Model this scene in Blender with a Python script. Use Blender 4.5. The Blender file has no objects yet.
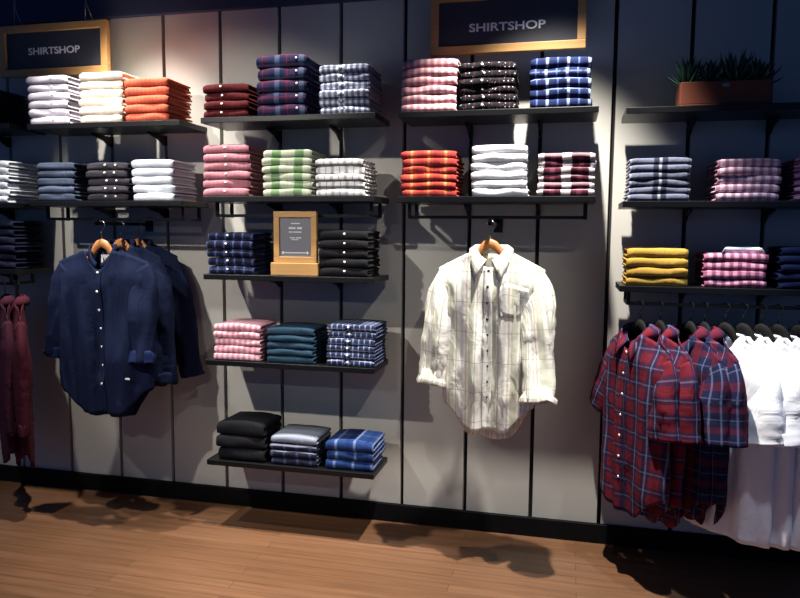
import bpy, math, random
from mathutils import Vector, Matrix, noise
PI = math.pi
random.seed(7)
scene = bpy.context.scene
COL = scene.collection

# ------------------------------------------------------------------ helpers
class MB:
    """collects vertices, faces, uvs and material slots and links them as ONE mesh object"""
    def __init__(s): s.v = []; s.f = []; s.uv = []; s.mi = []; s.cuv = {}
    def vert(s, p, uv=(0, 0)):
        s.v.append(tuple(p)); s.uv.append(uv); return len(s.v) - 1
    def face(s, idx, mi=0): s.f.append(tuple(idx)); s.mi.append(mi)
    def box(s, x0, x1, y0, y1, z0, z1, mi=0, M=None):
        ps = [(x0,y0,z0),(x1,y0,z0),(x1,y1,z0),(x0,y1,z0),(x0,y0,z1),(x1,y0,z1),(x1,y1,z1),(x0,y1,z1)]
        if M: ps = [M @ Vector(p) for p in ps]
        b = len(s.v)
        for p in ps: s.vert(p, (p[0], p[2]))
        for q in ((0,3,2,1),(4,5,6,7),(0,1,5,4),(1,2,6,5),(2,3,7,6),(3,0,4,7)): s.face([b+i for i in q], mi)
    def grid(s, rows, uvs=None, close_u=False, close_v=False, mi=0):
        """rows: list of lists of points"""
        nr, nc = len(rows), len(rows[0]); b = len(s.v)
        for i, r in enumerate(rows):
            for j, p in enumerate(r): s.vert(p, uvs[i][j] if uvs else (p[0], p[2]))
        for i in range(nr if close_v else nr-1):
            for j in range(nc if close_u else nc-1):
                i2, j2 = (i+1) % nr, (j+1) % nc
                s.face((b+i*nc+j, b+i*nc+j2, b+i2*nc+j2, b+i2*nc+j), mi)
        return b
    def tube(s, pts, rad, n=8, mi=0, cap=True, flat=1.0):
        pts = [Vector(p) for p in pts]; rows = []
        rads = rad if isinstance(rad, (list, tuple)) else [rad]*len(pts)
        t0 = (pts[1]-pts[0]).normalized()
        a = t0.orthogonal().normalized()
        if abs(t0.dot(Vector((0,1,0)))) < .9: a = (Vector((0,1,0)) - t0*t0.y).normalized()
        for i, p in enumerate(pts):
            t = (pts[min(i+1,len(pts)-1)] - pts[max(i-1,0)]).normalized()
            a = (a - t*a.dot(t)).normalized(); c = t.cross(a)
            rows.append([p + (a*math.cos(k*2*PI/n)*flat + c*math.sin(k*2*PI/n))*rads[i] for k in range(n)])
        b = s.grid(rows, close_u=True, mi=mi)
        if cap:
            s.face([b+k for k in range(n)][::-1], mi); e = b+(len(pts)-1)*n
            s.face([e+k for k in range(n)], mi)
    def disc(s, c, nrm, r, h, n=10, mi=0):
        c = Vector(c); nrm = Vector(nrm).normalized()
        s.tube([c, c+nrm*h], [r, r*.9], n, mi)
    def build(s, name, mats, parent=None, smooth=True, loc=(0,0,0), rot=None, merge=0):
        me = bpy.data.meshes.new(name); me.from_pydata(s.v, [], s.f)
        if not isinstance(mats, (list, tuple)): mats = [mats]
        for m in mats: me.materials.append(m)
        ul = me.uv_layers.new(name='UVMap')
        li = [0]*len(me.loops); me.loops.foreach_get('vertex_index', li)
        flat = []
        for i in li: flat += s.uv[i]
        ul.data.foreach_set('uv', flat)
        me.polygons.foreach_set('material_index', s.mi)
        me.polygons.foreach_set('use_smooth', [smooth]*len(me.polygons))
        me.update()
        if merge:
            import bmesh
            bm = bmesh.new(); bm.from_mesh(me); bmesh.ops.remove_doubles(bm, verts=bm.verts, dist=merge)
            bmesh.ops.recalc_face_normals(bm, faces=bm.faces); bm.to_mesh(me); bm.free()
        o = bpy.data.objects.new(name, me); COL.objects.link(o); o.location = loc
        if rot: o.rotation_euler = rot
        if parent: o.parent = parent
        return o

def bevel(o, w=.002, seg=2):
    m = o.modifiers.new('bevel', 'BEVEL'); m.width = w; m.segments = seg; m.limit_method = 'ANGLE'
    return o
def tag(o, label=None, cat=None, group=None, kind=None):
    if label: o['label'] = label
    if cat: o['category'] = cat
    if group: o['group'] = group
    if kind: o['kind'] = kind
    return o
def empty(name, loc, rz=0):
    o = bpy.data.objects.new(name, None); COL.objects.link(o); o.location = loc; o.rotation_euler = (0,0,rz)
    o.empty_display_size = .05; return o
def sm(t): t = max(0, min(1, t)); return t*t*(3-2*t)
def lerp(a, b, t): return a+(b-a)*t
def nz(x, y, z=0): return noise.noise(Vector((x, y, z)))

# ------------------------------------------------------------------ materials
def srgb(h):
    if isinstance(h, str):
        c = [int(h[i:i+2], 16)/255 for i in (0,2,4)]
    else: c = [x/255 for x in h]
    return tuple((x/12.92 if x <= .04045 else ((x+.055)/1.055)**2.4) for x in c) + (1,)
def newmat(name, col, rough=.6, metal=0, spec=.5):
    m = bpy.data.materials.new(name); m.use_nodes = True
    b = m.node_tree.nodes['Principled BSDF']
    b.inputs['Base Color'].default_value = srgb(col); b.inputs['Roughness'].default_value = rough
    b.inputs['Metallic'].default_value = metal; b.inputs['Specular IOR Level'].default_value = spec
    return m
def nd(t, typ, **kw):
    n = t.nodes.new(typ)
    for k, v in kw.items(): setattr(n, k, v)
    return n
def math_n(t, op, a, b=None, c=None):
    n = nd(t, 'ShaderNodeMath', operation=op)
    for i, x in enumerate((a, b, c)):
        if x is None: continue
        if isinstance(x, (int, float)): n.inputs[i].default_value = x
        else: t.links.new(x, n.inputs[i])
    return n.outputs[0]
def mixc(t, fac, a, b):
    n = nd(t, 'ShaderNodeMix', data_type='RGBA')
    for i, x in ((0, fac), (6, a), (7, b)):
        if isinstance(x, (int, float, tuple)): n.inputs[i].default_value = x
        else: t.links.new(x, n.inputs[i])
    return n.outputs[2]
def cloth(name, base, stripes=(), rough=.9, mottle=.06, dots=None, crease=(22, .004)):
    """woven cloth; stripes = (axis 'u'/'v', period, offset, width, colour, alpha) in metres of cloth"""
    m = newmat(name, base, rough, 0, .15); t = m.node_tree; b = t.nodes['Principled BSDF']
    uv = nd(t, 'ShaderNodeUVMap'); sp = nd(t, 'ShaderNodeSeparateXYZ'); t.links.new(uv.outputs[0], sp.inputs[0])
    col = srgb(base)
    for ax, per, off, w, c, al in stripes:
        s_ = sp.outputs[0] if ax == 'u' else sp.outputs[1]
        f = math_n(t, 'FRACT', math_n(t, 'MULTIPLY_ADD', s_, 1/per, off/per + 50))
        # softened edge
        d = math_n(t, 'ABSOLUTE', math_n(t, 'SUBTRACT', f, .5))
        mr = nd(t, 'ShaderNodeMapRange'); mr.interpolation_type = 'SMOOTHSTEP'
        t.links.new(d, mr.inputs[0]); hw = w/per/2; e = min(.0025/per, hw*.6)
        mr.inputs[1].default_value = hw-e; mr.inputs[2].default_value = hw+e
        mr.inputs[3].default_value = al; mr.inputs[4].default_value = 0
        col = mixc(t, mr.outputs[0], col, srgb(c))
    if dots:
        sc, r, c = dots
        vo = nd(t, 'ShaderNodeTexVoronoi', feature='F1'); vo.inputs['Scale'].default_value = sc
        t.links.new(uv.outputs[0], vo.inputs['Vector'])
        col = mixc(t, math_n(t, 'LESS_THAN', vo.outputs['Distance'], r), col, srgb(c))
    no = nd(t, 'ShaderNodeTexNoise'); no.inputs['Scale'].default_value = 60; no.inputs['Detail'].default_value = 4
    t.links.new(uv.outputs[0], no.inputs['Vector'])
    mx = nd(t, 'ShaderNodeMix', data_type='RGBA', blend_type='MULTIPLY')
    k = math_n(t, 'MULTIPLY_ADD', no.outputs[0], mottle*2, 1-mottle)
    cc = nd(t, 'ShaderNodeCombineColor')
    for i in range(3): t.links.new(k, cc.inputs[i])
    mx.inputs[0].default_value = 1
    if isinstance(col, tuple): mx.inputs[6].default_value = col
    else: t.links.new(col, mx.inputs[6])
    t.links.new(cc.outputs[0], mx.inputs[7]); t.links.new(mx.outputs[2], b.inputs['Base Color'])
    bu = nd(t, 'ShaderNodeBump'); bu.inputs['Strength'].default_value = .25; bu.inputs['Distance'].default_value = .002
    t.links.new(no.outputs[0], bu.inputs['Height'])
    wr = nd(t, 'ShaderNodeTexNoise'); wr.inputs['Scale'].default_value = crease[0]; wr.inputs['Detail'].default_value = 3; wr.inputs['Distortion'].default_value = 1.2
    mp = nd(t, 'ShaderNodeMapping'); mp.inputs['Scale'].default_value = (2.0, .7, 1); t.links.new(uv.outputs[0], mp.inputs[0]); t.links.new(mp.outputs[0], wr.inputs['Vector'])
    b2 = nd(t, 'ShaderNodeBump'); b2.inputs['Strength'].default_value = .8; b2.inputs['Distance'].default_value = crease[1]
    rg = math_n(t, 'ABSOLUTE', math_n(t, 'SUBTRACT', wr.outputs[0], .5))
    t.links.new(rg, b2.inputs['Height']); t.links.new(bu.outputs[0], b2.inputs['Normal']); t.links.new(b2.outputs[0], b.inputs['Normal'])
    return m
def wood(name, c1, c2, scale=(3, 30, 30), rough=.5):
    m = newmat(name, c1, rough); t = m.node_tree; b = t.nodes['Principled BSDF']
    tc = nd(t, 'ShaderNodeTexCoord'); mp = nd(t, 'ShaderNodeMapping'); mp.inputs['Scale'].default_value = scale
    t.links.new(tc.outputs['Object'], mp.inputs[0])
    no = nd(t, 'ShaderNodeTexNoise'); no.inputs['Scale'].default_value = 2; no.inputs['Detail'].default_value = 6
    t.links.new(mp.outputs[0], no.inputs['Vector'])
    t.links.new(mixc(t, no.outputs[0], srgb(c1), srgb(c2)), b.inputs['Base Color'])
    return m

M = {}
def wall_mat():
    m = newmat('painted_panel', 'b0aaa2', .75, 0, .25); t = m.node_tree; b = t.nodes['Principled BSDF']
    tc = nd(t, 'ShaderNodeTexCoord'); no = nd(t, 'ShaderNodeTexNoise'); no.inputs['Scale'].default_value = 1.3
    no.inputs['Detail'].default_value = 5; t.links.new(tc.outputs['Object'], no.inputs['Vector'])
    t.links.new(mixc(t, no.outputs[0], srgb('adaca7'), srgb('b9b8b1')), b.inputs['Base Color'])
    n2 = nd(t, 'ShaderNodeTexNoise'); n2.inputs['Scale'].default_value = 250; t.links.new(tc.outputs['Object'], n2.inputs['Vector'])
    bu = nd(t, 'ShaderNodeBump'); bu.inputs['Strength'].default_value = .06; bu.inputs['Distance'].default_value = .001
    t.links.new(n2.outputs[0], bu.inputs['Height']); t.links.new(bu.outputs[0], b.inputs['Normal'])
    return m
def floor_mat():
    m = newmat('wood_planks', '9a6a48', .36, 0, .45); t = m.node_tree; b = t.nodes['Principled BSDF']
    tc = nd(t, 'ShaderNodeTexCoord')
    br = nd(t, 'ShaderNodeTexBrick'); br.offset = .37; br.inputs['Scale'].default_value = 1
    br.inputs['Brick Width'].default_value = 1.3; br.inputs['Row Height'].default_value = .06
    br.inputs['Mortar Size'].default_value = .0012; br.inputs['Bias'].default_value = 0
    br.inputs['Color1'].default_value = srgb('70503a'); br.inputs['Color2'].default_value = srgb('654731'); br.inputs['Mortar'].default_value = srgb('46301f')
    t.links.new(tc.outputs['Object'], br.inputs['Vector'])
    mp = nd(t, 'ShaderNodeMapping'); mp.inputs['Scale'].default_value = (1.2, 26, 1); t.links.new(tc.outputs['Object'], mp.inputs[0])
    no = nd(t, 'ShaderNodeTexNoise'); no.inputs['Scale'].default_value = 2.2; no.inputs['Detail'].default_value = 7; t.links.new(mp.outputs[0], no.inputs['Vector'])
    mx = nd(t, 'ShaderNodeMix', data_type='RGBA', blend_type='OVERLAY'); mx.inputs[0].default_value = .55
    t.links.new(br.outputs[0], mx.inputs[6])
    cc = nd(t, 'ShaderNodeCombineColor')
    for i in range(3): t.links.new(no.outputs[0], cc.inputs[i])
    t.links.new(cc.outputs[0], mx.inputs[7]); t.links.new(mx.outputs[2], b.inputs['Base Color'])
    return m
M['wall'] = wall_mat(); M['floor'] = floor_mat()
M['groove'] = newmat('dark_slot', '07070a', .7)
M['black'] = newmat('black_plinth', '08080a', .7, 0, .15)
M['ceil'] = newmat('dark_navy_paint', '39435c', .9, 0, .1)
M['shelf'] = newmat('black_metal_shelf', '0c0d10', .38, .3, .5)
M['rail'] = newmat('black_steel', '0a0a0c', .4, .5)
M['oak'] = wood('oak_frame', 'a87d48', 'c59a60', (2, 2, 40))
M['oak_h'] = wood('oak_hanger', 'a86a3a', 'bf8350', (4, 40, 40), .4)
M['dkhanger'] = newmat('dark_hanger', '0b0a0a', .8, 0, .2)
M['board'] = newmat('dark_sign_board', '34373f', .6)
M['letter'] = newmat('white_lettering', 'efefec', .6)
M['wire'] = newmat('hanging_wire', '8a8a88', .35, .9)
M['steel'] = newmat('hook_steel', '9a9a9a', .3, 1)
M['button'] = newmat('pearl_button', 'f2efe6', .3)
M['dkbutton'] = newmat('dark_button', '2a2422', .4)
M['card'] = newmat('grey_card', '6f727b', .6)
M['ink'] = newmat('light_print', 'd8d8d8', .7)
M['tagw'] = newmat('white_label', 'dcdad8', .8)
M['tagink'] = newmat('label_print', '503a3a', .8)
M['terra'] = wood('rust_brown_planter', '5e2d18', '74381f', (6, 6, 20), .6)
M['soil'] = newmat('soil', '1a120d', .95)
def leafm():
    m = newmat('agave_leaf', '1f4030', .45); t = m.node_tree; b = t.nodes['Principled BSDF']
    tc = nd(t, 'ShaderNodeTexCoord'); no = nd(t, 'ShaderNodeTexNoise'); no.inputs['Scale'].default_value = 40
    t.links.new(tc.outputs['Object'], no.inputs['Vector'])
    t.links.new(mixc(t, no.outputs[0], srgb('173527'), srgb('2f5a40')), b.inputs['Base Color'])
    return m
M['leaf'] = leafm()

C = {}
C['charcoal'] = cloth('charcoal_cloth', '2e3038')
C['white'] = cloth('white_cloth', 'd9dbe2', mottle=.04)
C['navy_dark'] = cloth('dark_navy_cloth', '10142a')
C['lilac'] = cloth('lilac_white_cloth', 'c8c3d0', mottle=.04)
C['cream'] = cloth('cream_cloth', 'e8dfcf', [('u', .05, 0, .003, 'd6cbb8', .5)], mottle=.03)
C['orange'] = cloth('orange_red_cloth', 'c65a44', [('u', .02, .0, .006, 'cf6c52', .5)])
C['slate'] = cloth('slate_blue_cloth', '363f52', [('v', .05, 0, .012, '55627c', .5)])
C['chard'] = cloth('dark_grey_cloth', '2f2d35', [('v', .05, 0, .01, '55525c', .4)])
C['white_grey'] = cloth('white_grey_cloth', 'd4dae4', [('u', .2, .0, .012, 'b8bfcc', .5)], mottle=.04)
C['burg'] = cloth('burgundy_cloth', '4c161b', [('u', .03, 0, .004, '2a0c10', .6), ('v', .03, .006, .004, '2a0c10', .5)])
C['nrplaid'] = cloth('navy_red_plaid', '1b2244', [('u', .11, .02, .045, '33223c', .7), ('v', .11, .02, .045, '33223c', .5),
     ('u', .11, .075, .022, '4a5874', .7), ('v', .11, .075, .012, '4a5874', .5), ('u', .11, .03, .005, '6a2436', .8), ('v', .11, .03, .005, '6a2436', .6)])
C['ging'] = cloth('blue_gingham', 'f2f6ff', [('u', .025, 0, .0125, '122f66', .72), ('v', .025, 0, .0125, '122f66', .66)], mottle=.03)
C['pink'] = cloth('dusty_pink_cloth', 'a66d78', [('u', .02, 0, .003, 'b4848c', .5)])
C['green'] = cloth('green_white_plaid', 'e6e8d8', [('u', .105, .0, .04, '4f8044', .75), ('v', .105, .03, .04, '4f8044', .45), ('u', .105, .052, .004, 'a8b890', .8)])
C['wb'] = cloth('white_black_plaid', 'f0f0f0', [('u', .062, 0, .014, '40404a', .45), ('v', .05, .01, .013, '1c1c24', .8), ('u', .062, .03, .003, '30303a', .7)])
C['nplaid'] = cloth('navy_plaid_blue_lines', '121730', [('u', .042, 0, .007, '4a5582', .7), ('v', .042, .01, .005, '4a5582', .6), ('u', .042, .02, .01, '0c1022', .7)])
C['black'] = cloth('black_cloth', '16161a')
C['pinkc'] = cloth('pink_check', 'e4bcc6', [('u', .026, 0, .012, 'b8607a', .65), ('v', .026, 0, .010, 'b8607a', .45)])
C['teal'] = cloth('teal_denim', '1d3446', [('v', .04, .0, .008, '2f4a5c', .4)])
C['ncheck'] = cloth('navy_white_check', '202a4a', [('u', .025, 0, .005, '9aa4c0', .6), ('v', .025, .006, .005, '9aa4c0', .5)])
C['blacksw'] = cloth('black_thick_cloth', '121318')
C['greysw'] = cloth('grey_cloth', '7d8596')
C['dkstripe'] = cloth('dark_blue_striped_cloth', '161a2c', [('u', .06, .01, .012, '39405c', .7), ('v', .06, .03, .008, '8a90a8', .6)])
C['denim'] = cloth('blue_denim_plaid', '1d3668', [('u', .085, .02, .012, '7f90bc', .5), ('v', .085, .03, .01, '7f90bc', .22), ('u', .085, .05, .02, '16295a', .6)])
C['pstripe'] = cloth('pink_stripe', 'e8c2c4', [('u', .028, 0, .015, 'b05a6c', .65), ('v', .034, .006, .012, 'b05a6c', .4)])
C['dots'] = cloth('black_speckled', '100e13', [('u', .035, 0, .004, '4c2a34', .6)], dots=(75, .22, '9d95a0'))
C['nblue'] = cloth('navy_white_plaid', '141f46', [('u', .08, .01, .010, 'a9b8dc', .65), ('v', .06, .02, .006, '8a9cc8', .4), ('u', .08, .05, .006, '5f72a8', .6), ('u', .08, .03, .012, '101838', .7)])
C['orpl'] = cloth('orange_red_plaid', 'b04a34', [('u', .07, 0, .03, '8a2630', .6), ('u', .07, .035, .012, 'e08a5e', .8), ('v', .07, .02, .016, '7a2230', .5), ('v', .07, .05, .01, 'e79a78', .5)])
C['bw'] = cloth('burgundy_white_plaid', '47182a', [('u', .105, .0525, .036, 'e8e0e2', .95), ('v', .105, .045, .02, '1d0c16', .6), ('u', .105, .0, .02, '6a3444', .7), ('v', .105, .02, .014, 'c8b4bc', .35)])
C['greyp'] = cloth('grey_navy_plaid', '5f6478', [('u', .16, .08, .05, '10132a', .85), ('v', .09, .02, .014, '202438', .55), ('u', .11, .055, .01, '9aa0b0', .7)])
C['pging'] = cloth('purple_gingham', 'e4c8d8', [('u', .03, 0, .014, '7a3a60', .65), ('v', .03, .004, .012, '7a3a60', .45)])
C['purp'] = cloth('mauve_stripe', 'b584ac', [('v', .024, .004, .011, '3d1c40', .75), ('u', .05, 0, .006, '5d3458', .5)])
C['must'] = cloth('mustard_cloth', 'a8863c')
C['pkg'] = cloth('pink_plum_gingham', 'd69ab4', [('u', .03, 0, .015, '6a2244', .72), ('v', .03, .004, .013, '5a1c3a', .6)])
C['navy'] = cloth('navy_blue_cloth', '101a3c')
C['navyh'] = cloth('hanging_navy_cloth', '0f1935', rough=.85, crease=(7, .011))
C['navyc'] = cloth('faded_navy_cuff', '192650', rough=.85, crease=(7, .011))
C['wplaid'] = cloth('white_windowpane_plaid', 'efede4', [('u', .085, .02, .022, 'b3b89f', .65), ('u', .085, .06, .012, 'aeb6c2', .5), ('u', .085, .0, .004, '7f877c', .6), ('u', .085, .042, .006, 'b09c78', .6),
     ('v', .12, .02, .003, '8c9488', .6), ('v', .12, .06, .02, 'd2d4ca', .5)], mottle=.03, crease=(7, .012))
C['rplaid'] = cloth('red_navy_plaid', '6c1b26', [('u', .066, .02, .030, '1a1f3e', .8), ('v', .066, .02, .030, '1a1f3e', .68), ('u', .066, .02, .005, '7f88a8', .45), ('v', .066, .02, .005, '7f88a8', .28), ('u', .066, .053, .004, '4a2038', .6), ('v', .066, .053, .004, '4a2038', .5)], crease=(7, .011))
C['nrp2'] = cloth('navy_red_check', '181c3a', [('u', .08, .02, .024, '5e1826', .75), ('v', .08, .02, .024, '5e1826', .5), ('u', .08, .06, .004, '6a7498', .5), ('v', .08, .06, .004, '6a7498', .35)], crease=(7, .011))
C['tee'] = cloth('white_tee_cloth', 'e2e4ea', mottle=.03, crease=(7, .011))
C['burgh'] = cloth('burgundy_hanging_cloth', '461a28', crease=(7, .011))
C['burgh2'] = cloth('plum_hanging_cloth', '381828', crease=(7, .011))

# ------------------------------------------------------------------ the setting
GX = .3                       # spacing of the slotted uprights in the wall
ZB, ZT = .085, 2.395
mb = MB()
k0, k1 = -9, 21
for k in range(k0, k1):
    mb.box(k*GX+.0085, (k+1)*GX-.0085, 0, .05, 0, 2.75, 0)
mb.box(k0*GX, k1*GX, .03, .09, 0, 2.75, 1)
wall = bevel(mb.build('wall_back', [M['wall'], M['groove']], smooth=False), .0015); tag(wall, kind='structure')
mb = MB(); mb.box(k0*GX, k1*GX, -5.5, .09, -.05, 0); tag(mb.build('floor', M['floor'], smooth=False), kind='structure')
mb = MB(); mb.box(k0*GX, k1*GX, -5.5, .09, 3.15, 3.2); tag(mb.build('ceiling', M['ceil'], smooth=False), kind='structure')
mb = MB(); mb.box(k0*GX, k1*GX, -.022, 0, 0, ZB); tag(bevel(mb.build('baseboard_back', M['black'], smooth=False)), kind='structure')
mb = MB(); mb.box(k0*GX, k1*GX, -.03, .09, ZT, 3.15); tag(bevel(mb.build('trim_1', M['ceil'], smooth=False)), kind='structure')

# ------------------------------------------------------------------ shelves
SF, SB = -.30, -.055          # shelf front and back
UX = {0: (-.825, -.035), 1: (.065, .855), 2: (.955, 1.745), 3: (1.842, 2.63), 4: (2.73, 3.52)}
SHZ = {(0,1): 1.860, (0,2): 1.489, (0,3): 1.172, (1,1): 1.850, (1,2): 1.497, (2,1): 1.855, (2,2): 1.515, (2,3): 1.173,
       (2,4): .787, (2,5): .325, (3,1): 1.852, (3,2): 1.511, (4,1): 1.842, (4,2): 1.491, (4,3): 1.166}
SLAB = {(0,1): 'black shelf at the far left edge holding charcoal shirts', (0,2): 'black shelf at the far left edge under the white and grey-sided stack',
  (0,3): 'black shelf at far left above the hanging burgundy shirts', (1,1): 'black top shelf under the lilac, cream and orange-red stacks',
  (1,2): 'black shelf above the hanging navy shirts', (2,1): 'black top shelf under the burgundy, plaid and blue gingham stacks',
  (2,2): 'black shelf under the dusty pink, green plaid and white-black stacks', (2,3): 'black shelf carrying the small oak-framed counter sign',
  (2,4): 'black shelf under the pink check, teal and navy check stacks', (2,5): 'lowest black shelf, close above the floor',
  (3,1): 'black top shelf right under the second hanging sign', (3,2): 'black shelf above the hanging white plaid shirt',
  (4,1): 'black top shelf carrying the planter', (4,2): 'black shelf under the grey plaid and purple gingham stacks', (4,3): 'black shelf with the mustard shirts above the hanging tees'}
RAILS = {(1,2), (2,2), (3,2), (4,3), (0,3)}
TH = .024
for (u, r), z in SHZ.items():
    x0, x1 = UX[u]; xc = (x0+x1)/2
    root = empty('wall_shelf', (xc, 0, z-TH)); tag(root, SLAB[u, r], 'shelf', 'black wall shelves')
    mb = MB(); mb.box(x0-xc, x1-xc, SF, SB, 0, TH); bevel(mb.build('shelf_board', M['shelf'], root, smooth=False), .002)
    for k in range(-3, 14):
        gx = k*GX
        if x0+.02 < gx < x1-.02:
            mb = MB()
            # tapering bracket arm plugged into the slot of the upright
            pr = [(.025, -.001), (.025, -.05), (-.02, -.05), (-.06, -.028), (-.15, -.010), (-.15, -.001)]
            b = len(mb.v)
            for s in (-.005, .005):
                for (y, zz) in pr: mb.vert((gx-xc+s, y, zz))
            n = len(pr)
            mb.face([b+i for i in range(n)][::-1]); mb.face([b+n+i for i in range(n)])
            for i in range(n): mb.face((b+i, b+(i+1) % n, b+n+(i+1) % n, b+n+i))
            mb.build('bracket', M['rail'], root, smooth=False)
    if (u, r) in RAILS:
        drop = .058 if r == 2 else .045
        mb = MB(); xl, xr = x0-xc+.035, x1-xc-.035; yf = -.225 if r == 2 else -.285; yb = yf+.14; rr = .0065
        mb.box(xl, xr, yf-rr, yf+rr, -drop-rr, -drop+rr)
        for xx in (xl, xr):
            mb.box(xx-rr, xx+rr, yf-rr, yf+rr, -drop, -.0005)
            mb.box(xx-rr, xx+rr, yf, yb, -drop-rr, -drop+rr)
            mb.box(xx-rr, xx+rr, yb-rr, yb+rr, -drop-rr, -.0005)
        mb.build('hang_rail', M['rail'], root, smooth=False)

# ------------------------------------------------------------------ folded shirts
def fold_profile(d, h, n=9):
    """outer and inner contour of a folded sheet, (y, z, s): back bottom -> rounded front -> back top"""
    t = h*.27; rx = min(h*.42, .02); out = []; inn = []
    ys = [d, d*.66, d*.33, rx]
    for y in ys: out.append((y, 0)); inn.append((y, t))
    for i in range(1, n):
        a = -PI/2 + PI*i/n; ca = max(0, math.cos(a))**.75; sa = math.copysign(abs(math.sin(a))**.85, math.sin(a))
        out.append((rx - rx*ca, h/2 + h/2*sa)); inn.append((rx - (rx-t*.6)*ca*.8, h/2 + (h/2-t)*sa))
    for y in ys[::-1]: out.append((y, h)); inn.append((y, h-t))
    return out, inn
def folded_mesh(w, d, h, seed, puff=0.0):
    mb = MB(); out, inn = fold_profile(d, h); rnd = random.Random(seed); nx = 15; m = len(out)
    rows = []; uvs = []; sk = rnd.uniform(-.3, .3)
    S = [0]
    for i in range(1, m): S.append(S[-1] + math.hypot(out[i][0]-out[i-1][0], out[i][1]-out[i-1][1]))
    uo, vo = rnd.uniform(-.004, .004), rnd.uniform(0, .03)
    def disp(x, y, z):
        fx = 2*x/w
        e = max(0, abs(fx)-.86)/.14
        zz = z*(1 - .10*e*e) + (z/h)*(.0022*nz(x*14, y*9, seed*1.7) + puff*(1-fx*fx)*max(0, 1-y/d*.5) - .0025*abs(fx)**3)
        yy = y + .004*nz(x*11+5, z*30, seed*2.3) + .005*e*e + sk*.008*fx + .003*math.sin(x*40+seed)*(z/h)
        return (x, yy, max(zz, 0))
    xs = [-w/2 + w*i/(nx-1) for i in range(nx)]
    for x in xs:
        rows.append([disp(x, *p) for p in out] + [disp(x, *p) for p in reversed(inn)])
        uvs.append([(x+uo, s+vo) for s in S] + [(x+uo, s+vo) for s in reversed(S)])
    b = mb.grid(rows, uvs, close_u=True)
    for st, flip in ((0, 0), (nx-1, 1)):
        o = b + st*2*m
        for i in range(m-1):
            q = (o+i, o+i+1, o+2*m-2-i, o+2*m-1-i); mb.face(q if flip else q[::-1])
    # inner folded layer: sleeves and back tucked inside
    t = h*.27; g = h*.03; iw = w*.985; h2 = h-2*t-2*g
    for part in range(2):
        hh = h2/2-g; z0 = t+g+part*(hh+g); y0 = h*.36 + rnd.uniform(0, .01)
        prof = [(d*.985, 0), (d*.5, 0), (y0+.004, 0), (y0, hh/2), (y0+.004, hh), (d*.5, hh), (d*.985, hh)]
        rows = []; uvs = []; wl = iw*rnd.uniform(.965, 1)
        for i in range(nx):
            x = -wl/2 + wl*i/(nx-1)
            rows.append([(x, disp(x, y, z+z0)[1], disp(x, y, z+z0)[2]) for y, z in prof]); uvs.append([(x, y+z) for y, z in prof])
        b = mb.grid(rows, uvs, close_u=True); n = len(prof)
        mb.face([b+i for i in range(n)]); mb.face([b+(nx-1)*n+i for i in range(n)][::-1])
    def front(x, z): return disp(x, *min(((p[0], p[1]) for p in out if p[0] < .03), key=lambda p: abs(p[1]-z)))
    return mb, front, out, disp, S, (uo, vo)
RANK = ['bottom', 'second from bottom', 'third from bottom', 'third from top', 'second from top', 'topmost']
def rank_word(i, n):
    if i == n-1: return 'topmost'
    if i == 0: return 'bottom'
    if n == 3: return 'middle'
    fromtop = n-1-i
    if fromtop <= 2 and fromtop <= i: return {1: 'second from top', 2: 'third from top'}[fromtop]
    return {1: 'second from bottom', 2: 'third from bottom'}[i]
def stack(u, r, xc, w, ztop, n, mats, label, where, group, buttons=(), bmat='button', d=.205, yf=-.287, skew=.5, puff=.0, collar=None, placket=True):
    """mats: one cloth for all, or a list from the bottom up"""
    z = SHZ[u, r] + .0005; h = (ztop - z)/n
    for i in range(n):
        rnd = random.Random(int(xc*1000)*31 + i*7 + r)
        mt = mats[i] if isinstance(mats, list) else mats
        lab = label[i] if isinstance(label, list) else label
        hi = h*.975
        ww = w*rnd.uniform(.975, 1.01)
        mb, front, out, disp, S, (uo, vo) = folded_mesh(ww, d*rnd.uniform(.96, 1), hi, rnd.uniform(0, 50), puff if i == n-1 else 0)
        loc = (xc + rnd.uniform(-.004, .004), yf + rnd.uniform(-.002, .007), z + i*h)
        o = mb.build('folded_shirt', mt, None, loc=loc, rot=(0, 0, math.radians(rnd.uniform(-1.6, 1.6)*skew)))
        rw = rank_word(i, n)
        tag(o, f'{rw} {lab} in the stack {where}', 'shirt', group)
        for bx in buttons:
            x = bx*ww
            if placket:
                pb = MB(); rows = []; uvs = []
                for k in range(5):
                    xx = x - .014 + .007*k; rr = []
                    for j, (py, pz) in enumerate(out):
                        q = disp(xx, py, pz)
                        if 2 <= j <= len(out)-3:
                            cy = min(h*.42, .02)
                            nrm = Vector((0, min(0, py-cy), pz-hi/2)); nrm.normalize()
                            q = (q[0], q[1]+nrm.y*.0012, min(max(q[2]+nrm.z*.0012, .0002), hi*1.012))
                            rr.append(q)
                    rows.append(rr); uvs.append([(xx+uo, s+vo+.011) for s in S[2:len(out)-2]])
                pb.grid(rows, uvs); pb.build('placket', mt, o)
            bb = MB(); fp = front(x, hi*.52); bb.disc((fp[0], fp[1]-.0008, fp[2]), (0, -1, .15), .0052, .0025, 10)
            tag(bb.build('button', M[bmat], o), None)
        if collar and i == n-1:
            cb = MB(); rows = []
            for k in range(17):
                a = PI*(k/16); cx = .022 + math.cos(a)*.06; cy = .006 + math.sin(a)*.020
                rows.append([(cx, cy+.004, hi+.001), (cx, cy+.002, hi+.020), (cx+math.cos(a)*.003, cy-.002, hi+.021), (cx+math.cos(a)*.016, cy-.012+.02*math.sin(a), hi+.001)])
            cb.grid(rows); c = cb.build('collar', C[collar], o); tag(c, 'white folded collar')
            s2 = c.modifiers.new('solid', 'SOLIDIFY'); s2.thickness = .002

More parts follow.
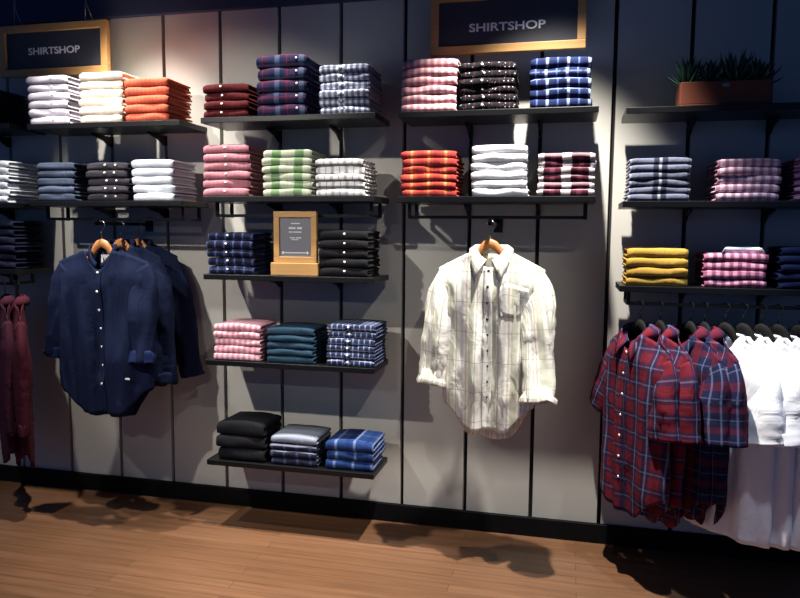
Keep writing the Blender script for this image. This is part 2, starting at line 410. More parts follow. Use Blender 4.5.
S_ = stack
S_(0,1, -.226,.216, 2.029, 5, C['charcoal'], 'charcoal folded shirt', 'at far left', 'charcoal folded shirts')
S_(0,2, -.185,.229, 1.692, 6, C['white_grey'], 'white folded shirt', 'at the left photo edge', 'white folded shirts at far left')
S_(0,3, -.171,.240, 1.408, 6, C['navy_dark'], 'dark navy folded shirt', 'above the burgundy shirts', 'dark navy folded shirts at far left', (.1,))
S_(1,1, .168,.216, 2.072, 6, C['lilac'], 'lilac-white folded shirt', 'under the left SHIRTSHOP sign', 'lilac-white folded shirts', (.12,), 'tagw')
S_(1,1, .446,.223, 2.078, 6, C['cream'], 'cream folded shirt', 'between lilac-white and orange-red shirts', 'cream folded shirts')
S_(1,1, .681,.216, 2.042, 5, C['orange'], 'plain orange-red folded shirt', 'beside the cream shirts', 'orange-red folded shirts')
S_(1,2, .192,.201, 1.677, 5, C['slate'], 'slate blue folded shirt', 'above the hanging navy shirts', 'slate blue folded shirts')
S_(1,2, .469,.214, 1.673, 5, C['chard'], 'dark grey folded shirt', 'with two button columns', 'dark grey folded shirts', (-.02, .22))
S_(1,2, .701,.207, 1.683, 5, C['white_grey'], 'white folded shirt', 'beside the dark grey buttoned shirts', 'white folded shirts above the navy shirts')
S_(2,1, 1.066,.213, 2.001, 4, C['burg'], 'burgundy folded shirt', 'on the top shelf', 'burgundy folded shirts', (-.08,))
S_(2,1, 1.326,.223, 2.110, 5, C['nrplaid'], 'navy-red plaid folded shirt', 'beside blue gingham', 'navy and red plaid folded shirts', (.32,), placket=False, puff=.004)
S_(2,1, 1.605,.218, 2.057, 6, C['ging'], 'blue gingham folded shirt', 'on the top shelf', 'blue gingham folded shirts', (-.05,))
S_(2,2, 1.063,.220, 1.742, 6, C['pink'], 'plain dusty pink folded shirt', 'beside green plaid', 'dusty pink folded shirts', (0.0,))
S_(2,2, 1.346,.225, 1.715, 6, C['green'], 'green plaid folded shirt', 'beside dusty pink', 'green and white plaid folded shirts')
S_(2,2, 1.583,.213, 1.673, 5, C['wb'], 'white-black plaid folded shirt', 'beside green plaid', 'white and black plaid folded shirts')
S_(2,3, 1.076,.222, 1.360, 5, C['nplaid'], 'dark navy plaid folded shirt', 'left of the counter sign', 'navy plaid folded shirts', (-.06,))
S_(2,3, 1.601,.214, 1.372, 5, C['black'], 'plain black folded shirt', 'right of the framed counter sign', 'black folded shirts', (.03,))
S_(2,4, 1.104,.224, .952, 5, C['pinkc'], 'pink check folded shirt', 'beside teal', 'pink check folded shirts', puff=.004)
S_(2,4, 1.357,.216, .942, 5, C['teal'], 'teal denim folded shirt', 'between pink check and navy check', 'teal folded shirts', puff=.004)
S_(2,4, 1.637,.216, .970, 6, C['ncheck'], 'navy check folded shirt', 'beside teal', 'navy check folded shirts', (-.06,))
S_(2,5, 1.112,.232, .500, 3, C['blacksw'], 'thick black folded shirt', 'on the lowest shelf', 'thick black folded shirts', puff=.012, skew=1.5)
S_(2,5, 1.368,.218, .455, 4, [C['dkstripe'], C['dkstripe'], C['dkstripe'], C['greysw']],
   ['dark striped shirt', 'dark striped shirt', 'dark striped shirt', 'plain grey folded shirt'], 'beside blue denim plaid', 'grey and dark folded shirts on the lowest shelf', puff=.006, skew=1)
S_(2,5, 1.628,.215, .452, 3, C['denim'], 'blue denim plaid folded shirt', 'on the lowest shelf', 'blue denim plaid folded shirts', puff=.006, skew=1)
S_(3,1, 1.964,.227, 2.064, 6, C['pstripe'], 'pink striped folded shirt', 'under the right sign', 'pink striped folded shirts')
S_(3,1, 2.200,.226, 2.041, 6, C['dots'], 'black speckled folded shirt', 'under the right sign', 'black speckled folded shirts', (-.08,))
S_(3,1, 2.483,.235, 2.047, 5, C['nblue'], 'navy-white plaid folded shirt', 'under the right sign', 'navy and white plaid folded shirts')
S_(3,2, 1.968,.229, 1.699, 6, C['orpl'], 'orange-red plaid folded shirt', 'left of bright white shirts', 'orange-red plaid folded shirts')
S_(3,2, 2.255,.223, 1.717, 6, C['white'], 'bright white folded shirt', 'above the hanging white shirt', 'bright white folded shirts')
S_(3,2, 2.516,.221, 1.681, 6, C['bw'], 'burgundy-white plaid folded shirt', 'beside bright white', 'burgundy and white plaid folded shirts')
S_(4,2, 2.861,.223, 1.657, 6, C['greyp'], 'grey-navy plaid folded shirt', 'above the mustard ones', 'grey plaid folded shirts')
S_(4,2, 3.173,.218, 1.648, 5, C['pging'], 'purple gingham folded shirt', 'above pink-plum gingham', 'purple gingham folded shirts')
S_(4,2, 3.427,.200, 1.651, 6, C['purp'], 'mauve striped folded shirt', 'cut by the right photo edge', 'mauve striped folded shirts')
S_(4,3, 2.864,.226, 1.313, 4, C['must'], 'mustard yellow folded shirt', 'above the red plaid shirt', 'mustard folded shirts')
S_(4,3, 3.145,.222, 1.298, 4, C['pkg'], 'pink-plum gingham folded shirt', 'above the white tees', 'pink gingham folded shirts', collar='white')
S_(4,3, 3.400,.205, 1.323, 5, C['navy'], 'plain navy folded shirt', 'at right photo edge', 'navy folded shirts at right edge')

# ------------------------------------------------------------------ text
def text_mesh(body, size, name, mat, parent, loc, sx=1.0, extrude=.0008, spacing=1.0):
    cu = bpy.data.curves.new('lettering_curve', 'FONT'); cu.body = body; cu.size = size; cu.align_x = 'CENTER'; cu.align_y = 'CENTER'
    cu.extrude = extrude; cu.space_character = spacing; cu.offset = size*.018
    tmp = bpy.data.objects.new('lettering_tmp', cu); COL.objects.link(tmp)
    dg = bpy.context.evaluated_depsgraph_get(); dg.update()
    me = bpy.data.meshes.new_from_object(tmp.evaluated_get(dg)); bpy.data.objects.remove(tmp)
    me.transform(Matrix.Diagonal((sx, 1, 1, 1))); me.transform(Matrix.Rotation(PI/2, 4, 'X'))
    me.materials.clear(); me.materials.append(mat); me.name = name
    o = bpy.data.objects.new(name, me); COL.objects.link(o); o.parent = parent; o.location = loc
    return o
def frame(mb, w, h, bw, y0, y1):
    mb.box(-w/2, w/2, y0, y1, 0, bw); mb.box(-w/2, w/2, y0, y1, h-bw, h)
    mb.box(-w/2, -w/2+bw, y0, y1, bw, h-bw); mb.box(w/2-bw, w/2, y0, y1, bw, h-bw)
def hanging_sign(xc, zb, w, h, tw, tz, label, y=-.10):
    root = empty('hanging_sign', (xc, y, zb)); tag(root, label, 'sign', 'framed SHIRTSHOP signs')
    mb = MB(); frame(mb, w, h, .034, -.018, .012); bevel(mb.build('frame', M['oak'], root, smooth=False), .002)
    mb = MB(); mb.box(-w/2+.03, w/2-.03, -.004, .008, .03, h-.03); mb.build('board', M['board'], root, smooth=False)
    t = text_mesh('SHIRTSHOP', .05, 'lettering', M['letter'], root, (0, -.005, tz))
    s = tw/t.dimensions.x; t.scale = (s, 1, .034/t.dimensions.z)
    for sx in (-.33, .33):
        mb = MB()
        for dx in (-.022, .022):
            mb.tube([(sx*w+dx, 0, h-.001), (sx*w+dx*.15, -.02+.03*0, h+.075), (sx*w+dx*.1, -.02, 3.15-zb)], .0016, 6)
        mb.build('hanging_wire', M['wire'], root)
hanging_sign(.068, 2.113, .605, .245, .290, .118, 'oak-framed dark SHIRTSHOP sign at the left, above the cream and lilac stacks')
hanging_sign(2.256, 2.115, .64, .250, .315, .105, 'oak-framed dark SHIRTSHOP sign at top centre, cut by the photo top')

# ------------------------------------------------------------------ counter sign
root = empty('counter_sign', (1.378, -.262, SHZ[2,3]+.0005)); tag(root, 'small oak-framed counter sign with grey card between navy and black shirts', 'sign')
mb = MB(); mb.box(-.108, .108, -.022, .05, 0, .055); bevel(mb.build('base', M['oak'], root, smooth=False), .003)
fr = empty('sign_frame', (0, .004, .055)); fr.parent = root; 
mb = MB(); frame(mb, .198, .222, .026, -.012, .012); f = bevel(mb.build('frame', M['oak'], root, smooth=False, loc=(0, .004, .0555)), .002)
bpy.data.objects.remove(fr)
mb = MB(); mb.box(-.0735, .0735, -.004, .009, .0255, .1965); cd = mb.build('card', M['card'], f, smooth=False); tag(cd, 'grey printed card')
mb = MB()
for zz, segs, hh in ((.170, [(-.020, .020)], .004), (.150, [(-.03, -.020), (-.018, -.010), (-.008, 0), (.008, .016), (.018, .03)], .0085), (.133, [(-.03, -.012), (-.008, .028)], .0045), (.108, [(-.026, -.002), (.003, .026)], .004), (.100, [(-.018, .014)], .003)):
    for a, b in segs: mb.box(a, b, -.0052, -.004, zz-hh/2, zz+hh/2)
for xx in (-.058, .055): mb.disc((xx, -.004, .043), (0, -1, 0), .006, .0012, 10)
mb.box(-.05, .047, -.0048, -.004, .041, .045)
mb.build('card_print', M['ink'], f, smooth=False)

# ------------------------------------------------------------------ planter and plants
px, pw, pz = 3.078, .312, SHZ[4,1]+.0005
root = empty('planter_box', (px, -.225, pz)); tag(root, 'rust brown rectangular planter box on the top right shelf', 'planter')
mb = MB(); hh = .088; wl = .006
mb.box(-pw/2, pw/2, -.06, .06, 0, wl)
for y0, y1 in ((-.06, -.06+wl), (.06-wl, .06)): mb.box(-pw/2, pw/2, y0, y1, wl, hh)
for x0, x1 in ((-pw/2, -pw/2+wl), (pw/2-wl, pw/2)): mb.box(x0, x1, -.06+wl, .06-wl, wl, hh)
bevel(mb.build('box', M['terra'], root, smooth=False), .002)
mb = MB(); mb.box(-pw/2+wl, pw/2-wl, -.06+wl, .06-wl, wl, hh-.018); mb.build('soil', M['soil'], root, smooth=False)
mb = MB(); mb.box(-.012, .012, -.062, -.06, hh-.022, hh-.01); mb.build('small_plate', M['wire'], root, smooth=False)
def plant(x, s, seed, label):
    rnd = random.Random(seed); mb = MB(); n = 36
    for i in range(n):
        a = i*2.399 + rnd.uniform(-.2, .2); el = lerp(.05, 1.45, (i/n)**.9) + rnd.uniform(-.08, .08); L = s*rnd.uniform(.085, .12)*(1.0 if el > .5 else .95); wd = .0095*s
        dx, dy = math.cos(a), math.sin(a); rows = []
        for k in range(7):
            t = k/6; rr = L*t; e2 = el + .35*t*(1 if el < .9 else 0)
            c = Vector((dx*rr*math.cos(e2), dy*rr*math.cos(e2)*.8, rr*math.sin(e2)+.004))
            wv = wd*(.75+.6*t)*(1-t**2.2) + .0003
            side = Vector((-dy, dx, 0)); up = Vector((-dx*math.sin(e2), -dy*math.sin(e2), math.cos(e2)))
            rows.append([c-side*wv+up*wv*.35, c-up*wv*.15, c+side*wv+up*wv*.35, c-up*wv*.45])
        mb.grid(rows, close_u=True)
    o = mb.build('agave_plant', M['leaf'], None, loc=(x, -.225, pz+hh-.0175)); tag(o, label, 'plant', 'spiky plants in the planter')
plant(px-.120, 1.08, 1, 'dark green spiky plant at the left end of the planter')
plant(px-.040, 1.0, 2, 'dark green spiky plant second from left in the planter')
plant(px+.042, 1.2, 3, 'tallest dark green spiky plant in the planter')
plant(px+.118, 1.05, 4, 'dark green spiky plant at the right end of the planter')

# ------------------------------------------------------------------ hangers and hanging garments
def hanger(loc, rz, label, group, mat, hookh=.075, half=.165, drop=.068, hook_side=1, name='coat_hanger', hookmat='steel'):
    """loc = the point where the hook rests on its rail; the wooden body hangs below it"""
    root = empty(name, loc, rz); tag(root, label, 'hanger', group)
    mb = MB(); pts = []; rad = []
    for i in range(21):
        u = -1+2*i/20; x = u*half
        ax = abs(x); z = -hookh - .016 - (.050*sm(ax/.075) + drop*max(0, ax-.03)/(half-.03))
        pts.append((x, -.008*u*u, z)); rad.append(.009 + .012*math.exp(-(x/.045)**2))
    mb.tube(pts, rad, 10, flat=.55); mb.build('hanger_body', mat, root)
    mb = MB(); hp = [(0, 0, -hookh+.004), (0, 0, -.035)]
    for i in range(11):
        a = -PI/2 + i*(PI*1.35)/10
        hp.append((.018*math.cos(a)*hook_side, 0, -.016+.018*math.sin(a)))
    mb.tube(hp, .0019, 7); mb.build('hook', M[hookmat], root)
    return root

def garment(name, loc, rz, label, cat, mat, L=.75, sw=.215, bw=.235, nw=.068, sd=.062, T=.055, tail=.09, backdrop=.03, seed=1, dip=.05,
            sleeves=((1, .58, .10, .03, 0), (-1, .58, .10, .03, 0)), sr0=.088, sr1=.058, cuff=None, cuffmat=None, collar='leaf', buttons=7, bmat='button',
            placket=True, pocket=False, necktag=False, fold=1.0, group=None, hemtag=False, inner=None, open_neck=.0, sep=.30):
    """loc = base of the neck; front faces local -y"""
    root = empty(name, loc, rz); tag(root, label, cat, group)
    NU, NV = 40, 44
    def ztop(u, front):
        x = abs(u)*sw
        if x < nw:
            return -(dip if front else .012)*(1-(x/nw)**2)
        return -sd*((x-nw)/(sw-nw))**1.15
    def zbot(u, front):
        a = abs(u)
        return -L - (0 if front else backdrop) + tail*sm((a-.35)/.65)*1.0 + (backdrop if not front else 0)*sm((a-.5)/.5)
    def fy(u, v, front, x, z):
        e = (max(0, 1-abs(u)**2.6))**.55
        top = sm(v/.16)
        neck = 1 if abs(u)*sw < nw else max(0, 1-(abs(u)*sw-nw)/.06)
        t = T*(.22 + .62*neck*(1-top) + .78*top)*e*(1 if front else .8)
        w = sm((v-.12)/.5)
        f = fold*w*e*(.0105*math.sin(u*9.5+seed*1.3+2.4*nz(u*1.3, v*.9, seed)) + .0115*nz(u*4.2+seed, v*1.0, seed*3.1 + (0 if front else 9)) + .006*nz(u*9, v*1.6, seed))
        f += fold*.005*e*nz(u*4, v*4, seed+4)*top
        rg = 1-min(1, abs(nz(u*3.0 + v*.8, v*1.6 - u*.7, seed+17))*3.4)
        f += fold*.007*e*top*(rg**2-.25)
        return (-(t) - f) if front else (t + f)
    def bx(u, v):
        wv = lerp(sw, bw, sm(v/.35)) + .012*nz(v*4, u*2, seed)*v
        return u*wv + .008*v*nz(v*3, 7, seed)
    mb = MB()
    for front in (True, False):
        rows = []; uvs = []
        for j in range(NV+1):
            v = j/NV; r = []; q = []
            for i in range(NU+1):
                u = math.sin((-1+2*i/NU)*PI/2*.999)*.35 + (-1+2*i/NU)*.65
                z0, z1 = ztop(u, front), zbot(u, front); z = lerp(z0, z1, v); x = bx(u, v)
                y = fy(u, v, front, x, z)
                r.append((x, y, z)); q.append((x + (.37 if not front else 0), z))
            rows.append(r); uvs.append(q)
        mb.grid(rows, uvs)
    body = mb.build('body', mat, root, merge=.0006)
    so = body.modifiers.new('solid', 'SOLIDIFY'); so.thickness = .0014; so.offset = -1
    # sleeves: (side, length, outward lean, forward lean, elbow bend)
    for sd_, SL, lean, fwd, bend in sleeves:
        n = 30; m = 22; rows = []; uvs = []
        p0 = Vector((sw-.070*sr0/.08, 0, -sd-.053)); path = [p0.copy()]; aend = math.atan2(1, lean)      # angle below the horizontal
        a0 = math.radians(54); x, z = p0.x, p0.z; tot = SL - .02
        for k in range(n):
            t = (k+.5)/n; an = lerp(a0, aend, sm(t/.30)); ds = tot/n
            x += math.cos(an)*ds; z -= math.sin(an)*ds
            path.append(Vector((x, -fwd*((k+1)/n)**1.4 - bend*max(0, t-.45)**2, z)))
        path = [Vector((sd_*p.x, p.y, p.z)) for p in path]
        for k, p in enumerate(path):
            t = k/n; r = lerp(sr0, sr1, t**.8)
            tg = (path[min(k+1, n)] - path[max(k-1, 0)]).normalized()
            a = Vector((1, 0, 0)); a = (a - tg*a.dot(tg)).normalized(); c = tg.cross(a).normalized()
            dep = lerp(.024, r*.60, sm(t/.45)); row = []; uq = []
            for i in range(m):
                th = 2*PI*i/m
                w_ = 1 + fold*sm(t/.25)*(.08*math.sin(3*th+seed*2+sd_+t*3) + .20*nz(math.cos(th)*1.6, t*2.6, seed+sd_+math.sin(th)*1.6) + .12*(1-min(1, 3*abs(nz(math.cos(th)*1.3+t*2, math.sin(th)*1.3-t*2, seed+sd_*3))))**2)
                row.append(p + a*math.cos(th)*r*lerp(1, .88, sm(t/.4))*lerp(1, w_, .45) + c*math.sin(th)*dep*w_); uq.append((math.sin(th)*r*.9 + math.cos(th)*r + .2*sd_, -SL*t))
            rows.append(row); uvs.append(uq)
        sb = MB(); b = sb.grid(rows, uvs, close_u=True)
        top = sb.vert(path[0], uvs[0][0])
        for i in range(m): sb.face((b+(i+1) % m, b+i, top))
        sl = sb.build('sleeve', mat, root)
        s2 = sl.modifiers.new('solid', 'SOLIDIFY'); s2.thickness = .0014; s2.offset = -1
        if cuff:
            cr, cl, flare = cuff; rows2 = []; uv2 = []
            pe = path[-1]; tg = (path[-1]-path[-3]).normalized()
            a = Vector((1, 0, 0)); a = (a - tg*a.dot(tg)).normalized(); c = tg.cross(a).normalized()
            prof = [(-.004, .97), (.0, 1.02), (cl*.3, 1.06), (cl*.6, 1.03*flare), (cl*.93, 1.08*flare), (cl, 1.05*flare), (cl*.93, 1.0*flare), (cl*.3, .95)]
            for dz, s in prof:
                row = []; uq = []
                for i in range(28):
                    th = 2*PI*i/28
                    rr = sr1*s*cr*(1 + .08*math.sin(3*th+seed*2+sd_) + .20*nz(math.cos(th)*2.2, dz*30, seed+math.sin(th)*2.2))
                    row.append(pe - tg*(cl-dz)*1.0 + tg*(dz*.0 + .010*nz(math.cos(th)*1.5, math.sin(th)*1.5, seed+sd_)) + a*math.cos(th)*rr*.90 + c*math.sin(th)*rr*.64)
                    uq.append((th*.06, dz))
                rows2.append(row); uv2.append(uq)
            cb = MB(); cb.grid(rows2, uv2, close_u=True, close_v=True); ck = cb.build('cuff', cuffmat or mat, sl); tag(ck, 'rolled-up cuff')
    # collar
    if collar:
        cb = MB(); rows = []; uvs = []; rx, ry = nw*.98, T*.80
        g = .16 + open_neck
        for k in range(41):
            a = lerp(-PI+g, PI-g, k/40)               # 0 = nape, +-PI = front
            ca, sa = math.cos(a), math.sin(a); fr = max(0, -ca)
            base = Vector((rx*sa, ry*ca*.9, -.010 - (dip-.012)*fr**1.6))
            st = Vector((rx*sa*.9, ry*ca*.8, base.z + lerp(.034, .026, fr)))
            st2 = Vector((rx*sa*.97, ry*ca*.88 - (.002 if fr else -.002), st.z+.001))
            if collar == 'leaf':
                pt = max(0, (abs(a)-PI*.60)/(PI*.40-g)); pt = min(pt, 1)
                dr = lerp(.042, .078, pt**1.5); ow = lerp(.014, .020, pt)
                tip = Vector((rx*sa*1.12 + math.copysign(ow*(1+.8*pt*pt), sa), ry*ca*1.1 + (ow if ca > 0 else -ow*.9) - .006*pt, st.z - dr))
                mid = (st2+tip)/2 + Vector((math.copysign(.006, sa)*abs(sa), (.006 if ca > 0 else -.006), .008))
                rows.append([base, st, st2, mid, tip])
            elif collar == 'band':
                rows.append([base, (base+st)/2, st, st2+Vector((0, 0, -.002)), base+Vector((sa*.004, ca*.004, 0))])
            else:   # ribbed crew neck
                o_ = Vector((sa*.012, ca*.010, 0)); hh_ = .014
                rows.append([base-Vector((0,0,.006))+o_*.5, base+Vector((0,0,hh_*.4))-o_*.3, base+Vector((0,0,hh_))-o_*.6, base+Vector((0,0,hh_*.6)), base-Vector((0,0,.004))+o_])
            uvs.append([(a*.06, .012*q) for q in range(5)])
        cb.grid(rows, uvs); cc = cb.build('collar', mat, root)
        s3 = cc.modifiers.new('solid', 'SOLIDIFY'); s3.thickness = .0018
    def fpt(x, z, off=.0):
        # point on the front panel nearest to a cloth position
        v = (-z - dip)/(L-dip); v = max(0, min(1, v)); u = x/lerp(sw, bw, sm(v/.35))
        return Vector((bx(u, v), fy(u, v, True, x, z)-off, lerp(ztop(u, True), zbot(u, True), v)))
    if placket:
        pb = MB(); rows = []; uvs = []
        for j in range(45):
            z = lerp(-dip-.004, -L+.004, j/44)
            rows.append([fpt(x, z, .0022) for x in (-.017, -.009, 0, .009, .017)]); uvs.append([(x+.06, z) for x in (-.017, -.009, 0, .009, .017)])
        pb.grid(rows, uvs); p = pb.build('placket', mat, root)
        s4 = p.modifiers.new('solid', 'SOLIDIFY'); s4.thickness = .002
    for b_ in range(buttons):
        z = -dip-.012 - (L-dip-.15)*b_/max(1, buttons-1)
        bb = MB(); bb.disc(fpt(0, z, .003), (0, -1, 0), .0062, .0025, 10); bb.build('button', M[bmat], root)
    if pocket:
        pb = MB(); rows = []; uvs = []
        for j in range(9):
            z = lerp(-.17, -.29, j/8); hw = .058 - (.0 if j < 7 else .006*(j-6))
            rows.append([fpt(.100 + hw*(i/4-1), z, .0015) for i in range(9)]); uvs.append([(.103 + hw*(i/4-1), z+.01) for i in range(9)])
        pb.grid(rows, uvs); p = pb.build('pocket', mat, root)
        s5 = p.modifiers.new('solid', 'SOLIDIFY'); s5.thickness = .0010
    if necktag:
        tb = MB(); tb.box(-.022, .022, T*.30, T*.305+.001, -.072, -.022, 0)
        for a, b2 in ((-.012, -.004), (-.001, .012)): tb.box(a, b2, T*.30-.0006, T*.30, -.052, -.036, 1)
        tag(tb.build('neck_label', [M['tagw'], M['tagink']], root, smooth=False), 'white woven neck label')
    if hemtag:
        tb = MB(); q = fpt(.135, -L+.13, .003); tb.box(q.x-.016, q.x+.016, q.y-.002, q.y, q.z-.004, q.z+.004)
        tb.build('hem_tab', M['tagw'], root, smooth=False)
    return root

# face-out arm for the navy shirts: from the wall into the room
def faceout(x, z, y1, label):
    mb = MB(); mb.box(-.007, .007, y1, -.001, -.007, .007); mb.box(-.007, .007, y1, y1+.012, -.007, .02); mb.box(-.02, .02, -.008, 0, -.035, .035)
    o = mb.build('faceout_arm', M['rail'], None, smooth=False, loc=(x, 0, z)); tag(o, label, 'hook', 'face-out arms'); return o
LS = ((1, .44, .12, .02, 0), (-1, .44, .20, .02, 0))
NAVY = dict(L=.74, sw=.226, bw=.235, sd=.055, T=.05, tail=.12, backdrop=.03, collar='band', cuff=(1.0, .05, 1.0), sr0=.088, sr1=.060, dip=.088, fold=1.9)
faceout(.50, 1.393, -.41, 'black face-out arm holding the three navy shirts')
for i, (y, lab, lh) in enumerate(((-.375, 'plain navy long-sleeved shirt with white buttons, frontmost of the three', 'wooden hanger inside the frontmost navy shirt'),
                       (-.235, 'navy shirt mostly hidden between the front and rear navy shirts', 'wooden hanger of the middle navy shirt'),
                       (-.10, 'dark navy shirt hanging nearest the wall, right sleeve visible', 'wooden hanger of the navy shirt nearest the wall'))):
    x = .50
    hanger((x, y, 1.4020), 0, lh, 'wooden hangers of the navy shirts', M['oak_h'], hookh=.080)
    kw = dict(NAVY)
    if i: kw.update(sw=.205, bw=.215, L=.68)
    garment('hanging_shirt', (x+.005, y, 1.276 + (.02 if i else 0)), math.radians(2 if i == 0 else 0), lab, 'shirt', C['navyh'], seed=3+i*5, cuffmat=C['navyc'] if i == 0 else None,
            sleeves=((1, .42, .03, .03, 0), (-1, .43, .30, -.035, 0)) if i == 0 else ((1, .57, .21 if i == 2 else .08, .0, 0), (-1, .44, .0, 0, 0)), necktag=(i == 0), hemtag=(i == 0),
            buttons=7 if i == 0 else 0, group='hanging navy shirts', **kw)

# white plaid shirt on its own
faceout(2.229, 1.402, -.36, 'black face-out arm holding the white plaid shirt')
hanger((2.229, -.325, 1.411), math.radians(-4), 'wooden hanger inside the white windowpane plaid shirt', None, M['oak_h'], hookh=.072)
garment('hanging_shirt', (2.234, -.325, 1.292), math.radians(-4), 'white windowpane plaid shirt with rolled sleeves and chest pocket on a wooden hanger', 'shirt', C['wplaid'],
        L=.72, sw=.215, bw=.186, sd=.070, T=.058, tail=.10, backdrop=.05, seed=8, dip=.062, sleeves=((1, .49, .07, .06, .1), (-1, .46, .13, .02, 0)),
        cuff=(1.0, .055, 1.2), sr0=.083, sr1=.062, collar='leaf', buttons=9, pocket=True, fold=2.1, bmat='dkbutton')

# rail with plaid shirts, white tees and dark shirts, all turned half sideways
RZ = SHZ[4,3]-TH-.045
def on_rail(x, rz, kind, label, hlabel, mat, seed, **kw):
    y = -.285
    hanger((x, y, RZ+.0095), math.radians(rz), hlabel, 'dark hangers on the right rail', M['dkhanger'], hookh=.074, half=.135, drop=.062, hookmat='dkhanger')
    z = RZ - .106
    if kind == 'shirt':
        a = dict(L=.715, sw=.21, bw=.215, sd=.072, T=.05, tail=.10, backdrop=.03, dip=.07, sleeves=((1, .28, .12, .0, 0), (-1, .27, .45, .0, 0)), sr0=.080, sr1=.080, collar='leaf', buttons=7, seed=seed)
    else:
        a = dict(L=.755, sw=.205, bw=.225, sd=.098, T=.05, tail=.0, backdrop=.0, dip=.085, nw=.08, sleeves=((1, .25, .16, .0, 0), (-1, .25, .30, .0, 0)), sr0=.088, sr1=.108, collar='crew', buttons=0, placket=False, seed=seed)
    a.update(kw)
    garment('hanging_shirt' if kind == 'shirt' else 'hanging_tee', (x, y, z), math.radians(rz), label, 'shirt' if kind == 'shirt' else 't-shirt', mat, **a)
on_rail(2.812, -62, 'shirt', 'red and navy plaid short-sleeved shirt hanging leftmost, its buttoned front showing', 'dark hanger in the leftmost red plaid shirt', C['rplaid'], 11, group='plaid shirts on the right rail', T=.06)
on_rail(2.885, -65, 'shirt', 'red plaid shirt directly behind the leftmost one on the right rail', 'dark hanger in the second red plaid shirt', C['rplaid'], 12, group='plaid shirts on the right rail', L=.73, bw=.19)
on_rail(2.995, -67, 'shirt', 'navy and red check shirt, third garment from the left on the right rail', 'dark hanger in the left navy and red check shirt', C['nrp2'], 13, group='plaid shirts on the right rail', L=.71, bw=.165)
on_rail(3.045, -66, 'shirt', 'navy and red check shirt hanging directly beside the first white tee', 'dark hanger in the check shirt beside the white tees', C['nrp2'], 14, group='plaid shirts on the right rail', L=.71, bw=.165)
for i, (x, w_, h_) in enumerate(((3.118, 'leftmost white tee, its front turned towards the plaid shirts', 'leftmost white tee'), (3.180, 'second white tee from the left on the right rail', 'second white tee from the left'),
                          (3.244, 'third white tee from the left on the right rail', 'third white tee from the left'), (3.300, 'rightmost white tee, beside the black shirts', 'rightmost white tee'))):
    on_rail(x, -47 + i*1.5, 'tee', w_, 'dark hanger in the ' + h_, C['tee'], 21+i, group='white tees on the right rail')
on_rail(3.37, -46, 'tee', 'black tee directly right of the white tees', 'dark hanger in the black tee beside the white tees', C['black'], 31, group='black tees on the right rail')
on_rail(3.44, -46, 'tee', 'black tee last on the right rail, cut by the photo edge', 'dark hanger in the last black tee', C['black'], 32, group='black tees on the right rail')

# burgundy shirts at far left, seen edge-on
RZ0 = SHZ[0,3]-TH-.045
for i, (x, mt, lab) in enumerate(((-.030, C['burgh'], 'burgundy long-sleeved shirt hanging edge-on, right one at the far left'), (-.110, C['burgh2'], 'plum long-sleeved shirt hanging edge-on, cut by the left photo edge'))):
    hanger((x, -.285, RZ0+.0095), math.radians(-48 + i*2), f"dark hanger in the {'burgundy' if i == 0 else 'plum'} edge-on shirt", 'dark hangers at far left', M['dkhanger'], hookh=.074, half=.135, drop=.062, hookmat='dkhanger')
    garment('hanging_shirt', (x, -.285, RZ0-.082), math.radians(-48 + i*2), lab, 'shirt', mt, L=.78, sw=.21, bw=.22, sd=.065, T=.034, tail=.08, seed=41+i,
            sleeves=((1, .52, .04, 0, 0), (-1, .54, .05, 0, 0)), sr0=.075, sr1=.045, cuff=(1.0, .05, 1.0), group='burgundy shirts at far left', buttons=6)

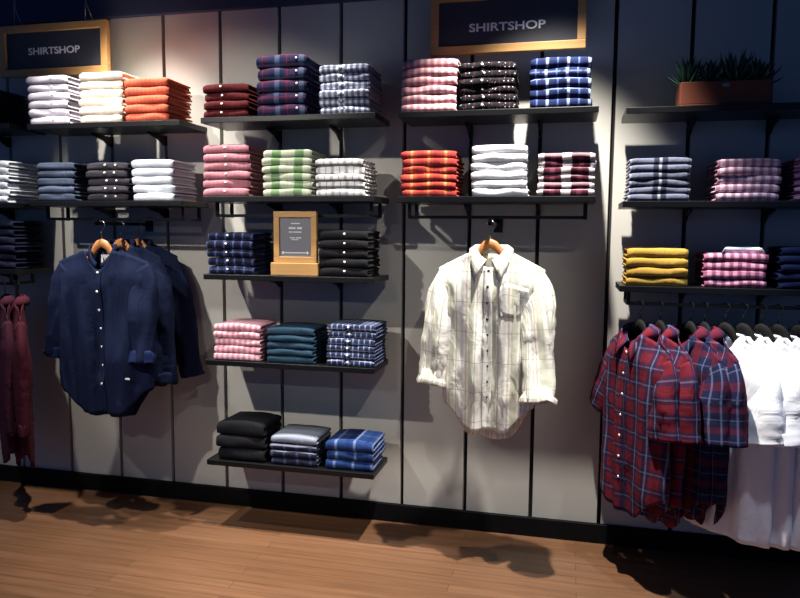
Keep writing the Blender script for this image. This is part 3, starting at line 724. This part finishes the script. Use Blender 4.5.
# ------------------------------------------------------------------ lights
def spot(name, loc, aim, power, deg, blend=.4, col=(1, .9, .78), r=.03):
    l = bpy.data.lights.new(name, 'SPOT'); l.energy = power; l.spot_size = math.radians(deg); l.spot_blend = blend; l.color = col; l.shadow_soft_size = r
    o = bpy.data.objects.new(name, l); COL.objects.link(o); o.location = loc
    o.rotation_euler = (Vector(aim)-Vector(loc)).to_track_quat('-Z', 'Y').to_euler(); return o
WARM = (1, .93, .84)
spot('track_or_fill_spot', (.25, -2.5, 2.8), (1.0, 0, 1.25), 185, 42, .6, WARM)
spot('track_or_fill_spot', (3.0, -2.5, 2.8), (1.75, 0, .9), 60, 32, .6, WARM)
spot('track_or_fill_spot', (1.3, -4.4, 2.7), (1.2, 0, .5), 40, 30, .7, WARM)  # added fill from behind the camera to lift the lower wall, no real track lamp
spot('ceiling_downlight', (.60, -.55, 3.05), (.58, -.34, 0), 280, 60, .5, WARM)
spot('ceiling_downlight', (.12, -1.25, 3.05), (.55, -.1, .6), 115, 48, .6, WARM)
spot('ceiling_downlight', (1.40, -.55, 3.05), (1.40, -.36, 0), 170, 46, .5, WARM)
spot('ceiling_downlight', (2.48, -.70, 3.05), (2.34, -.38, 0), 540, 60, .5, WARM)
spot('ceiling_downlight', (3.25, -.92, 3.05), (3.20, -.75, 0), 150, 44, .5, (.76, .86, 1))
w = bpy.data.worlds.new('World'); scene.world = w; w.use_nodes = True
w.node_tree.nodes['Background'].inputs[0].default_value = (.18, .38, 1, 1); w.node_tree.nodes['Background'].inputs[1].default_value = .17

# ------------------------------------------------------------------ camera
cam = bpy.data.cameras.new('camera'); co = bpy.data.objects.new('camera', cam); COL.objects.link(co); scene.camera = co
yaw, pitch, roll = .2318, .0953, .0081
fw = Vector((-math.sin(yaw)*math.cos(pitch), math.cos(yaw)*math.cos(pitch), -math.sin(pitch)))
r = Vector((math.cos(yaw), math.sin(yaw), 0)); up = r.cross(fw)
R_ = r*math.cos(roll) + up*math.sin(roll); U_ = -r*math.sin(roll) + up*math.cos(roll)
mat = Matrix((R_, U_, -fw)).transposed().to_4x4(); mat.translation = Vector((2.5253, -3.1361, 1.3664)); co.matrix_world = mat
cam.sensor_width = 36; cam.lens = 702.03/800*36; cam.clip_start = .05
scene.view_settings.view_transform = 'Standard'; scene.view_settings.look = 'None'; scene.view_settings.gamma = 1; scene.view_settings.use_curve_mapping = False
scene.view_settings.exposure = .25
